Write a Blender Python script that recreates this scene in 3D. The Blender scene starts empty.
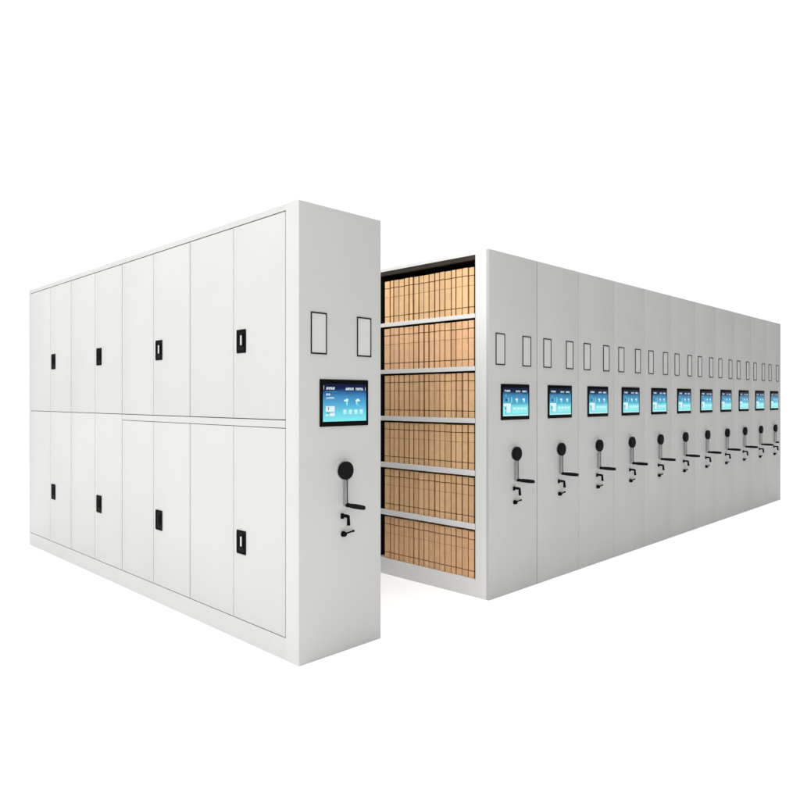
import bpy, bmesh, math, random
from mathutils import Vector
random.seed(7)
sc = bpy.context.scene
C = sc.collection
H, L = 2.3, 4.009
WL = 0.5602            # width of the closed cabinet
X2, P, WU = 1.5369, 0.5716, 0.5686   # long row: start, pitch, panel width

# ------------------------------------------------------------------ materials
def mat(name, col, rough=.5, metal=0., spec=.5, noise=0., scale=6., bump=0., objvar=0., coat=0.):
    m = bpy.data.materials.new(name); m.use_nodes = True
    nt = m.node_tree; b = nt.nodes['Principled BSDF']
    b.inputs['Base Color'].default_value = (*col, 1)
    b.inputs['Roughness'].default_value = rough
    b.inputs['Metallic'].default_value = metal
    b.inputs['Specular IOR Level'].default_value = spec
    if coat: b.inputs['Coat Weight'].default_value = coat
    geo = nt.nodes.new('ShaderNodeNewGeometry')
    last = None
    if noise:
        n = nt.nodes.new('ShaderNodeTexNoise'); n.inputs['Scale'].default_value = scale; n.inputs['Detail'].default_value = 4
        nt.links.new(geo.outputs['Position'], n.inputs['Vector'])
        r = nt.nodes.new('ShaderNodeMapRange')
        r.inputs['From Min'].default_value = .3; r.inputs['From Max'].default_value = .7
        r.inputs['To Min'].default_value = 1-noise; r.inputs['To Max'].default_value = 1+noise
        nt.links.new(n.outputs['Fac'], r.inputs['Value']); last = r.outputs[0]
    if objvar:
        oi = nt.nodes.new('ShaderNodeObjectInfo')
        r2 = nt.nodes.new('ShaderNodeMapRange')
        r2.inputs['To Min'].default_value = 1-objvar; r2.inputs['To Max'].default_value = 1+objvar
        nt.links.new(oi.outputs['Random'], r2.inputs['Value'])
        if last:
            mm = nt.nodes.new('ShaderNodeMath'); mm.operation = 'MULTIPLY'
            nt.links.new(last, mm.inputs[0]); nt.links.new(r2.outputs[0], mm.inputs[1]); last = mm.outputs[0]
        else: last = r2.outputs[0]
    if last:
        v = nt.nodes.new('ShaderNodeVectorMath'); v.operation = 'SCALE'
        v.inputs[0].default_value = col; nt.links.new(last, v.inputs['Scale'])
        nt.links.new(v.outputs[0], b.inputs['Base Color'])
    if bump:
        n = nt.nodes.new('ShaderNodeTexNoise'); n.inputs['Scale'].default_value = 900; n.inputs['Detail'].default_value = 1
        nt.links.new(geo.outputs['Position'], n.inputs['Vector'])
        bp = nt.nodes.new('ShaderNodeBump'); bp.inputs['Strength'].default_value = bump; bp.inputs['Distance'].default_value = .0003
        nt.links.new(n.outputs['Fac'], bp.inputs['Height']); nt.links.new(bp.outputs[0], b.inputs['Normal'])
    return m

M = {
 'paint':  mat('grey_enamel', (.40,.397,.390), .6, spec=.12, noise=.025, scale=1.6, bump=.15),
 'door':   mat('white_enamel', (.385,.384,.379), .6, spec=.12, noise=.024, scale=1.3, bump=.15),
 'post':   mat('pale_enamel', (.62,.616,.605), .6, spec=.12, noise=.012, scale=2, bump=.15),
 'seam':   mat('seam_shadow_metal', (.05,.05,.05), .8, spec=.05),
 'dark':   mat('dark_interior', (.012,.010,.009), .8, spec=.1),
 'recess_shade': mat('dark_brown_recess_shade', (.034,.027,.022), .7, spec=.1, noise=.2, scale=8),
 'black':  mat('black_plastic', (.003,.003,.003), .6, spec=.02),
 'rubber': mat('black_rubber', (.006,.006,.006), .65, spec=.04, noise=.2, scale=60),
 'grey':   mat('brushed_steel', (.42,.42,.42), .38, metal=.85, noise=.05, scale=40),
 'silver': mat('polished_silver', (.50,.51,.54), .35, metal=.2),
 'line':   mat('label_frame_black', (.010,.010,.010), .6, spec=.05),
 'holder': mat('label_card', (.44,.438,.428), .6, spec=.12),
 'card_gap_shade': mat('brown_gap_shade', (.34,.18,.095), .85, spec=.1, noise=.1, scale=20),
 'groove': mat('file_groove_brown', (.075,.032,.016), .9, spec=.1),
 'floor':  mat('white_floor', (.96,.96,.96), .9, spec=0, noise=.004, scale=.5),
}
card = []
for k,(r,g,b) in enumerate([(.68,.43,.22),(.67,.40,.22),(.65,.405,.215),(.63,.40,.21),(.62,.39,.205),(.60,.36,.195)]):  # tones step darker down the shelves, shade put into the card colour
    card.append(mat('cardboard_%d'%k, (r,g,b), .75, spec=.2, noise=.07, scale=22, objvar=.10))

def screen_mat(name, stops, z0, z1):
    m = bpy.data.materials.new(name); m.use_nodes = True; nt = m.node_tree
    b = nt.nodes['Principled BSDF']; b.inputs['Base Color'].default_value = (0,0,0,1); b.inputs['Roughness'].default_value = .3
    b.inputs['Specular IOR Level'].default_value = .2
    g = nt.nodes.new('ShaderNodeNewGeometry'); s = nt.nodes.new('ShaderNodeSeparateXYZ'); r = nt.nodes.new('ShaderNodeMapRange')
    r.inputs['From Min'].default_value = z0; r.inputs['From Max'].default_value = z1
    cr = nt.nodes.new('ShaderNodeValToRGB'); e = cr.color_ramp.elements
    e[0].position = stops[0][0]; e[0].color = (*stops[0][1],1); e[1].position = stops[-1][0]; e[1].color = (*stops[-1][1],1)
    for p_, c_ in stops[1:-1]: x = e.new(p_); x.color = (*c_,1)
    # soft cloudy variation of the wallpaper
    n = nt.nodes.new('ShaderNodeTexNoise'); n.inputs['Scale'].default_value = 9
    ad = nt.nodes.new('ShaderNodeMath'); ad.operation = 'MULTIPLY_ADD'; ad.inputs[1].default_value = .10
    sb = nt.nodes.new('ShaderNodeMath'); sb.operation = 'SUBTRACT'; sb.inputs[1].default_value = .05
    nt.links.new(g.outputs['Position'], s.inputs[0]); nt.links.new(s.outputs['Z'], r.inputs['Value'])
    nt.links.new(g.outputs['Position'], n.inputs['Vector'])
    nt.links.new(n.outputs['Fac'], ad.inputs[0]); nt.links.new(r.outputs[0], ad.inputs[2]); nt.links.new(ad.outputs[0], sb.inputs[0])
    nt.links.new(sb.outputs[0], cr.inputs[0]); nt.links.new(cr.outputs[0], b.inputs['Emission Color'])
    b.inputs['Emission Strength'].default_value = 1
    return m
def emit(name, col, st=1.):
    m = bpy.data.materials.new(name); m.use_nodes = True; b = m.node_tree.nodes['Principled BSDF']
    b.inputs['Base Color'].default_value = (0,0,0,1); b.inputs['Specular IOR Level'].default_value = .1
    b.inputs['Emission Color'].default_value = (*col,1); b.inputs['Emission Strength'].default_value = st
    return m
SZ0, SZ1 = 1.202, 1.396
M['scrA'] = screen_mat('screen_wallpaper', [(0,(.24,.84,.86)),(.22,(.16,.66,.80)),(.45,(.09,.42,.68)),(.68,(.05,.23,.50)),(.80,(.02,.09,.24)),(.86,(.006,.014,.07)),(1,(.004,.006,.04))], SZ0, SZ1)
M['scrB'] = screen_mat('screen_wallpaper_bright', [(0,(.26,.80,.80)),(.36,(.20,.68,.76)),(.44,(.09,.40,.60)),(.66,(.06,.28,.50)),(.76,(.04,.20,.38)),(.84,(.008,.02,.07)),(1,(.003,.008,.03))], SZ0, SZ1)
M['icon'] = emit('screen_icon_white', (.74,.90,.96), 1.0)
M['tile'] = emit('screen_tile_aqua', (.30,.86,.86), 1.0)
M['mid']  = emit('screen_tile_blue', (.10,.42,.66), 1.0)
M['ink']  = emit('screen_ink_navy', (.02,.09,.20), 1.0)

# ------------------------------------------------------------------ mesh helpers
class MB:
    def __init__(s): s.bm = bmesh.new(); s.mats = []
    def mi(s, m):
        if m not in s.mats: s.mats.append(m)
        return s.mats.index(m)
    def add(s, bm2, m):
        i = s.mi(m)
        for f in bm2.faces: f.material_index = i
        me = bpy.data.meshes.new('tmp'); bm2.to_mesh(me); bm2.free(); s.bm.from_mesh(me); bpy.data.meshes.remove(me)
    def box(s, m, x0,x1,y0,y1,z0,z1, bev=0, which=None, seg=2):
        b = bmesh.new(); bmesh.ops.create_cube(b, size=1)
        for v in b.verts:
            v.co = ((x0+x1)/2+v.co.x*(x1-x0), (y0+y1)/2+v.co.y*(y1-y0), (z0+z1)/2+v.co.z*(z1-z0))
        if bev:
            es = [e for e in b.edges if which is None or which((e.verts[0].co+e.verts[1].co)/2)]
            bmesh.ops.bevel(b, geom=es, offset=bev, segments=seg, affect='EDGES', profile=.5)
        s.add(b, m); return s
    def cyl(s, m, a, c, r0, r1=None, n=24, bev=0):
        a, c = Vector(a), Vector(c); r1 = r0 if r1 is None else r1
        b = bmesh.new(); bmesh.ops.create_cone(b, cap_ends=True, segments=n, radius1=r0, radius2=r1, depth=(c-a).length)
        if bev:
            es = [e for e in b.edges if abs(abs(e.verts[0].co.z)-(c-a).length/2) < 1e-5 and abs(e.verts[0].co.z-e.verts[1].co.z) < 1e-5]
            bmesh.ops.bevel(b, geom=es, offset=bev, segments=3, affect='EDGES', profile=.5)
        q = Vector((0,0,1)).rotation_difference((c-a).normalized())
        for v in b.verts: v.co = q @ v.co + (a+c)/2
        s.add(b, m); return s
    def quad(s, m, x0,x1,z0,z1,y):
        b = bmesh.new(); vs = [b.verts.new(p) for p in ((x0,y,z0),(x1,y,z0),(x1,y,z1),(x0,y,z1))]; b.faces.new(vs); s.add(b, m); return s
    def mesh(s, name, smooth=False):
        me = bpy.data.meshes.new(name); s.bm.to_mesh(me); s.bm.free()
        for m in s.mats: me.materials.append(M[m] if isinstance(m, str) else m)
        for f in me.polygons: f.use_smooth = smooth
        if smooth: me.set_sharp_from_angle(angle=math.radians(35))
        return me
def put(name, me, parent=None, loc=(0,0,0)):
    o = bpy.data.objects.new(name, me); C.objects.link(o); o.parent = parent; o.location = loc
    return o
def thing(name, label, cat, loc=(0,0,0), group=None):
    o = bpy.data.objects.new(name, None); C.objects.link(o); o.location = loc; o.empty_display_size = .2
    o['label'] = label; o['category'] = cat
    if group: o['group'] = group
    return o

# ------------------------------------------------------------------ control kit (meshes shared by every unit), local x along the panel
bez = MB().box('black', .1285,.4600,-.007,.000, 1.1765,1.4185, .003).mesh('bezel', True)
def disp(which, mb):
    # a thin panel just proud of the bezel
    return mb.box(which, .146,.442,-.0088,-.0072, SZ0,SZ1).mesh('display')
def glyphs(mb, m, x0, x1, z, h, seed, y=-.0092):
    r = random.Random(seed); x = x0
    while x < x1-.003:
        w = r.uniform(.0030,.0052); k = r.random()
        if k < .35: mb.quad(m, x, x+w, z, z+h, y)
        elif k < .7:
            mb.quad(m, x, x+w*.45, z, z+h, y); mb.quad(m, x+w*.45, x+w, z+h*.62, z+h, y)
        else:
            mb.quad(m, x, x+w, z, z+h*.38, y); mb.quad(m, x+w*.5, x+w, z+h*.38, z+h, y)
        x += w+.0012
def iconsA():
    b = MB(); y = -.0092
    glyphs(b,'icon',.166,.226,1.366,.013,1); glyphs(b,'icon',.296,.350,1.364,.013,2); glyphs(b,'icon',.366,.418,1.364,.013,3)
    b.quad('icon',.149,.1515,1.366,1.386,y); b.quad('icon',.434,.4365,1.362,1.38,y)
    b.quad('mid',.158,.245,1.3545,1.3560,y)
    glyphs(b,'icon',.166,.190,1.336,.010,4); glyphs(b,'icon',.166,.220,1.319,.008,5)
    b.quad('icon',.163,.222,1.252,1.281,y)                     # calendar block
    b.quad('ink',.178,.183,1.262,1.277,y-.0006)
    glyphs(b,'ink',.168,.217,1.244,.006,6)
    b.quad('icon',.163,.178,1.230,1.240,y); b.quad('icon',.188,.222,1.230,1.248,y)
    for cx, f in ((.302,1),(.378,-1)):                         # two service pictograms
        b.quad('icon', cx-.017*f if f>0 else cx-.012, cx+.012*f if f>0 else cx+.017, 1.305,1.314,y)
        b.quad('icon', cx-.004,cx+.012,1.314,1.319,y)
        b.quad('tile', cx-.002 if f>0 else cx-.010, cx+.008 if f>0 else cx, 1.288,1.305,y)
        b.quad('tile', cx+.000,cx+.009,1.283,1.288,y)
    for i in range(4):
        x = .277+i*.0385
        b.quad('tile', x,x+.027,1.238,1.264,y); b.quad('icon', x+.005,x+.022,1.250,1.259,y-.0006); b.quad('icon', x+.009,x+.018,1.238,1.246,y-.0006)
    return b
def iconsB():
    b = MB(); y = -.0092
    glyphs(b,'icon',.162,.226,1.366,.013,11); glyphs(b,'icon',.292,.346,1.364,.012,12); glyphs(b,'icon',.366,.420,1.364,.012,13)
    b.quad('icon',.176,.181,1.335,1.343,y)
    b.quad('ink',.172,.196,1.302,1.318,y); b.quad('mid',.162,.210,1.296,1.300,y); b.quad('tile',.200,.206,1.300,1.326,y)
    b.quad('tile',.238,.246,1.292,1.330,y)
    for cx in (.300,.384):
        b.quad('icon',cx-.012,cx+.014,1.308,1.322,y); b.quad('tile',cx-.004,cx+.014,1.294,1.308,y)
    b.quad('mid',.236,.420,1.282,1.286,y)
    b.quad('icon',.150,.232,1.270,1.288,y); b.quad('icon',.184,.230,1.226,1.270,y)
    b.quad('tile',.150,.176,1.214,1.262,y); b.quad('ink',.168,.178,1.245,1.262,y-.0006); b.quad('mid',.168,.178,1.218,1.236,y-.0006)
    b.quad('tile',.252,.430,1.222,1.264,y)
    for i in range(4): b.quad('icon',.262+i*.042,.288+i*.042,1.246,1.258,y-.0006)
    b.quad('icon',.148,.440,1.2035,1.209,y)
    return b
dispA, dispB = disp('scrA', iconsA()), disp('scrB', iconsB())
lab = {}
for k, x0 in (('a',.0735),('b',.3830)):
    x1, z0, z1, t = x0+.1015, 1.5445, 1.7555, .0052
    m = MB()
    m.box('line',x0,x0+t,-.0045,0,z0,z1); m.box('line',x1-t,x1,-.0045,0,z0,z1)
    m.box('line',x0+t,x1-t,-.0045,0,z0,z0+t+.0015); m.box('line',x0+t,x1-t,-.0045,0,z1-t-.0015,z1)
    m.box('holder',x0+t,x1-t,-.0018,0,z0+t+.0015,z1-t-.0015)
    lab[k] = m.mesh('label_frame')
HX, HZ = .2850, .946
plate = MB().cyl('paint',(HX,.0,HZ),(HX,-.006,HZ),.059,.057,40,.002).mesh('crank_plate', True)
hub = MB().cyl('rubber',(HX,-.006,HZ),(HX,-.012,HZ),.026,.026,32).cyl('rubber',(HX,-.012,HZ),(HX,-.034,HZ),.0465,.0475,48,.004).mesh('hub', True)
def arm_mesh():
    m = MB(); b = bmesh.new()
    # flat steel fin standing off the panel, dark rubber edge towards the front
    m.box('grey', HX+.000, HX+.010, -.0275, -.004, HZ-.186, HZ-.030, .0015)
    m.box('seam', HX+.002, HX+.0095, -.0300, -.0278, HZ-.190, HZ-.040, .001)
    b.free()
    m.cyl('black',(HX+.009,-.020,.766),(HX+.009,-.038,.766),.0112,.0115,24,.002)
    return m.mesh('arm', True)
arm = arm_mesh()
def grip_mesh(y1):
    m = MB(); x, z = HX+.011, .765
    n = 7; ys = [-.038+(y1+.038)*i/n for i in range(n+1)]; rs = [.0095,.0118,.0126,.0128,.0128,.0126,.0118,.0105]
    for i in range(n): m.cyl('rubber',(x,ys[i],z),(x,ys[i+1],z),rs[i],rs[i+1],24)
    return m.mesh('grip', True)
grip = grip_mesh(-.152); grip_short = grip_mesh(-.056)
lock = (MB().box('black',.268,.286,-.010,0,.694,.722,.003)
        .box('black',.273,.292,-.040,-.010,.703,.718,.003)
        .cyl('black',(.284,-.044,.716),(.281,-.050,.664),.0075,.0095,16,.002)).mesh('lock_lever', True)
key = (MB().cyl('black',(.284,0,.614),(.284,-.022,.614),.0145,.012,20,.002)
       .box('black',.274,.293,-.010,0,.600,.628,.003)
       .cyl('black',(.286,-.014,.616),(.345,-.012,.622),.0046,.0040,12)
       .cyl('black',(.343,-.012,.6218),(.352,-.012,.6228),.0062,.0062,12,.001)).mesh('key', True)
def kit(root, bright=True, short=False):
    s = put('control_screen', bez, root)
    put('display', dispB if bright else dispA, s)
    for k in 'ab': put('label_frame', lab[k], root)
    c = put('crank', plate, root)
    put('arm', arm, c); put('hub', hub, c); put('grip', grip_short if short else grip, c)
    put('lock_lever', lock, root); put('key', key, root)

# ------------------------------------------------------------------ the closed cabinet (left)
cab = thing('filing_cabinet', 'wide pale grey cabinet with hinged doors and black recessed handles, standing apart on the left', 'cabinet')
G = .0048
isfront = lambda c: c.y < .001 or (c.x < .001 and c.y < .001)
put('end_panel', MB().box('paint', 0, WL, 0, .1075, 0, H, .0035, lambda c: c.y < .001, 3).mesh('end_panel', True), cab)
MBody = MB().box('door', .014, WL-.26, .108, L, .0, H-.0015)
sh = MB(); sh.box('recess_shade', WL-.2595, WL-.250, .108, L, .118, H-.040)  # unseen back panel, made dark to cut bounce light in the aisle
put('bounce_cut_panel', sh.mesh('bounce_cut_panel'), cab)
put('base_rail', MB().box('door', WL-.2595, WL-.001, .108, L, 0, .117).mesh('base_rail'), cab)
put('top_rail', MB().box('door', WL-.2595, WL-.001, .108, L, H-.039, H-.0015).mesh('top_rail'), cab)
for a_, b_ in [(.447,.485),(.804,.842),(1.156,1.190),(1.507,1.537),(1.860,1.888)]:
    put('shelf', MB().box('dark', WL-.2495, WL-.006, .108, L-.01, a_, b_).box('door', WL-.0058, WL-.001, .108, L-.01, a_, b_).mesh('shelf'), cab)
put('end_post', MB().box('door', WL-.2495, WL-.001, L-.0095, L, .1175, H-.0395).mesh('end_post'), cab)
put('body', MBody.mesh('body'), cab)
put('seam_backing', MB().box('seam', .0105, .0138, .1085, L-.003, .02, H-.02).mesh('seam_backing'), cab)  # dark sheet added behind the door gaps to deepen their shade
fr = MB()
fr.box('door', 0, .010, .1077, L, 2.2685, H, .002, lambda c: c.x < .001 and c.z > 2.29)
fr.box('door', 0, .010, .1077, L, 0, .1125)
fr.box('door', 0, .010, .112, 2.0395, 1.1715, 1.2095)
fr.box('door', 0, .010, 3.9775, L, .1127, 2.2683)
put('door_frame', fr.mesh('door_frame'), cab)
seams = [.1095,.594,1.079,1.560,2.041,2.519,2.999,3.472,3.979]
def handle_mesh(lv):
    m = MB(); w, h, t = .088, .128, .010
    m.box('black',-.005,0,0,w,0,t,.0015); m.box('black',-.005,0,0,w,h-t,h,.0015)
    m.box('black',-.005,0,0,t,t,h-t); m.box('black',-.005,0,w-t,w,t,h-t)
    m.box('rubber',-.0012,0,t,w-t,t,h-t)
    m.box('rubber',-.004,-.0012,.016,.072,.012,.034,.001)
    m.box(lv,-.0095,-.0012,.036,.046,.042,.096,.003)
    m.box('black',-.007,-.0012,.018,.030,.036,.108,.002)
    return m.mesh('handle')
hm, hm2 = handle_mesh('silver'), handle_mesh('rubber')
for i in range(8):
    a, b = seams[i], seams[i+1]
    ga, gb = (G*1.5, G*.8) if i % 2 == 0 else (G*.8, G*1.5)
    for up in (1, 0):
        z0, z1 = (1.2125, 2.2635) if up else (.1155, 1.1685 if i < 4 else 1.2102)
        d = put('door', MB().box('door', 0, .010, a+ga/2, b-gb/2, z0+G*.3, z1-G*.1, .0012).mesh('door', True), cab)
        if i % 2 == 0: put('handle', hm if i == 0 or (i == 2 and up) else hm2, d, (0, b-.126+.0, 1.568 if up else .4735))
kit(cab, bright=False)

# ------------------------------------------------------------------ the long row
ordn = ['first','second','third','fourth','fifth','sixth','seventh','eighth','ninth','tenth','last']
pan = MB().box('paint', 0, WU, 0, .030, 0, H, .0028, lambda c: c.y < .001, 3).mesh('end_panel', True)
pan_tight = MB().box('paint', 0, P-.0010, 0, .030, 0, H, .0012, lambda c: c.y < .001, 2).mesh('end_panel', True)
bod = MB().box('paint', .0012, WU-.0012, .0305, L, .0, H-.001).mesh('body')

# open unit ---------------------------------------------------------------
op = thing('open_shelving_unit', 'grey shelving unit at the near end of the row, open side full of file boxes', 'shelving unit', (X2,0,0))
put('end_panel', MB().box('paint', .0, WU-.003, 0, .020, 0, H, .0032, lambda c: c.y < .001, 3).mesh('end_panel', True), op)
po = MB(); po.box('post', 0, .045, .0203, .0835, 0, H, .0012, lambda c: c.x < .001); po.box('post', .0022, .045, .0840, .1130, 0, H-.001)
put('corner_post', po.mesh('corner_post'), op)
bb = MB()
bb.box('paint', .30, WU-.0012, .1135, L, .0, H-.002)          # back carcass
put('back_panel', bb.mesh('back_panel'), op)
put('side_panel', MB().box('paint', .0455, WU-.0012, .0203, .1132, 0, H-.002).mesh('side_panel'), op)
put('top_panel', MB().box('post', .002, .2995, .1135, L, H-.022, H-.002).mesh('top_panel'), op)
put('recess_shade', MB().box('recess_shade', .004, .030, .1135, L, H-.052, H-.0225).box('dark', .0302, .2990, .1135, L, H-.038, H-.0225).mesh('recess_shade'), op)  # dark strip standing in for the shade under the top
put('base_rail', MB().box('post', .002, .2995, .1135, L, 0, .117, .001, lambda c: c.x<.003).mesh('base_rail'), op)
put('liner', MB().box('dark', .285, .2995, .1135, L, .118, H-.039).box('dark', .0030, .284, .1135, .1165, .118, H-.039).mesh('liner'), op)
shelf_z = [(.447,.485),(.804,.842),(1.156,1.190),(1.507,1.537),(1.860,1.888)]
for a, b in shelf_z:
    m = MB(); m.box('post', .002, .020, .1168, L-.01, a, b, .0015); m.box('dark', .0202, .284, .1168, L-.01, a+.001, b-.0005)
    put('shelf', m.mesh('shelf'), op)
for k in range(1, 4):
    y = .1135+.966*k
    m = MB()
    edges = [.118]+[v for ab in shelf_z for v in ab]+[H-.039]
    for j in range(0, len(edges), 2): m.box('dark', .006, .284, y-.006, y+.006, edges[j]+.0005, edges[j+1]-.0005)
    put('divider', m.mesh('divider'), op)
put('end_post', MB().box('post', .002, .2845, L-.0095, L, .1175, H-.039).mesh('end_post'), op)
kit(op)
put('gap_shade_strip', MB().box('dark', WU-.0026, WU+.0018, .0035, .030, .002, H-.003).mesh('gap_shade_strip'), op)  # dark strip added in the gap to paint its shade
shade_strip = MB().box('dark', WU+.0003, WU+.0026, .0025, .030, .002, H-.003).mesh('gap_shade_strip')  # painted shade for the next gaps, a thin dark strip

GR = 'closed shelving units packed in the long row'
for i in range(1, 11):
    if i == 1: lbl = 'grey shelving unit with touchscreen, second in the row, right beside the open file shelves unit'
    elif i == 10: lbl = 'last grey shelving unit with crank at the far right end of the long row'
    else: lbl = 'grey shelving unit with touchscreen and crank, %s in the row counted from the open shelves' % ordn[i]
    u = thing('mobile_shelving_unit', lbl, 'shelving unit', (X2+P*i,0,0), GR)
    put('end_panel', pan if i < 3 else pan_tight, u); put('body', bod, u); i < 3 and put('gap_shade_strip', shade_strip, u); kit(u, short=(i == 10))

# ------------------------------------------------------------------ file boxes
ys = [0.997, 0.933, 0.893, 0.84, 0.789, 0.736, 0.693, 0.64, 0.59, 0.542, 0.489, 0.439, 0.392, 0.336, 0.293, 0.238, 0.185, 0.13]
def file_mesh(w, h, mt, seed):
    r = random.Random(seed)
    m = MB(); D = .23; g = .0026
    fr_ = [0, .150, .612, .827, 1.0]
    for k in range(4):
        z0, z1 = h*fr_[k], h*fr_[k+1]
        e0 = 0 if k == 0 else (.0016 if k == 2 else .0042)
        e1 = 0 if k == 3 else (.0016 if k == 1 else .0042)
        m.box(mt, .0, D, 0, w, z0+e0*.6, z1-e1*.6, .0012, lambda c: c.x < .001, 1)
    si = m.mi('card_gap_shade')                      # sides painted darker brown to deepen the shade between boxes
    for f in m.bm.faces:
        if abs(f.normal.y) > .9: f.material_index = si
    m.box('groove', .0022, D-.002, .0012, w-.0012, .002, h-.002)
    return m.mesh('file_box')
words = ['first','second','third','fourth','fifth','sixth','seventh','eighth','ninth','tenth','eleventh','twelfth','thirteenth','fourteenth','fifteenth','sixteenth','seventeenth']
shelfname = ['bottom shelf','second shelf up','third shelf up','fourth shelf up','fifth shelf up','top shelf']
bots = [.117]+[b for a,b in shelf_z]; tops = [a for a,b in shelf_z]+[H-.038]
n = len(ys)-1
for s in range(6):
    h = min(tops[s]-bots[s]-.013, .315)
    for j in range(n):                       # j = 0 is next to the end post
        y0, y1 = ys[n-j], ys[n-j-1]
        gap = random.choice([.0065,.0095,.0135])
        hh = h-random.uniform(0,.003)
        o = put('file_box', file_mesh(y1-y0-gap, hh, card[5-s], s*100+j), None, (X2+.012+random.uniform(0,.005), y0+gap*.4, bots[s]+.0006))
        o['label'] = 'brown cardboard file box on the %s, %s one from the corner post' % (shelfname[s], words[j])
        o['category'] = 'file box'; o['group'] = 'brown file boxes standing on the open shelves'

# ------------------------------------------------------------------ setting
fl = put('floor', MB().box('floor', -7, 13, -8, 12, -.1, 0).mesh('floor')); fl['kind'] = 'structure'

# ------------------------------------------------------------------ light: white studio
w = bpy.data.worlds.new('World'); sc.world = w; WORLD, WDARK = 1.05, .08; w.use_nodes = True
nt = w.node_tree; bg = nt.nodes['Background']; bg.inputs[1].default_value = 1.0
# white world; dim zone added behind the camera's right to darken the front panels
tc = nt.nodes.new('ShaderNodeTexCoord'); dp = nt.nodes.new('ShaderNodeVectorMath'); dp.operation = 'DOT_PRODUCT'
dp.inputs[1].default_value = (math.cos(math.radians(-62)), math.sin(math.radians(-62)), 0)
mr = nt.nodes.new('ShaderNodeMapRange'); mr.interpolation_type = 'SMOOTHSTEP'
mr.inputs['From Min'].default_value = .42; mr.inputs['From Max'].default_value = .85
mr.inputs['To Min'].default_value = WORLD; mr.inputs['To Max'].default_value = WDARK
nt.links.new(tc.outputs['Generated'], dp.inputs[0]); nt.links.new(dp.outputs['Value'], mr.inputs['Value']); nt.links.new(mr.outputs[0], bg.inputs[0])
def area(name, loc, target, size, power, col=(1,1,1), size_y=None):
    l = bpy.data.lights.new(name, 'AREA'); l.shape = 'RECTANGLE'; l.size = size; l.size_y = size_y or size; l.energy = power; l.color = col
    o = bpy.data.objects.new(name, l); C.objects.link(o); o.location = loc
    o.rotation_euler = (Vector(target)-Vector(loc)).to_track_quat('-Z','Y').to_euler()
    return o
oh = area('overhead_fill', (1.6,1.6,10), (1.6,1.6,0), 20, 1120); oh.data.spread = math.radians(75)  # added unseen lamp that lifts the floor to white
area('side_softbox', (-6.0,2.0,6.9), (0.6,2.0,1.2), 3.4, 470, (1,.995,.98))
area('front_softbox', (-2.6,-4.6,2.8), (.2,0,1.2), 1.8, 92, (1,.995,.98))

# ------------------------------------------------------------------ camera
cam = bpy.data.cameras.new('camera'); co = bpy.data.objects.new('camera', cam); C.objects.link(co)
co.location = (-2.0383,-2.7047,1.3177); co.rotation_euler = (math.radians(90), 0, math.radians(44.5414-90))
cam.sensor_width = 36; cam.lens = 36*680.71/800; cam.shift_y = -1.0/800; cam.clip_end = 300; cam.clip_start = .05
sc.camera = co
sc.render.engine = 'CYCLES'
sc.view_settings.view_transform = 'Standard'; sc.view_settings.look = 'None'; sc.view_settings.exposure = 0; sc.view_settings.gamma = 1
sc.cycles.max_bounces = 8; sc.cycles.diffuse_bounces = 5
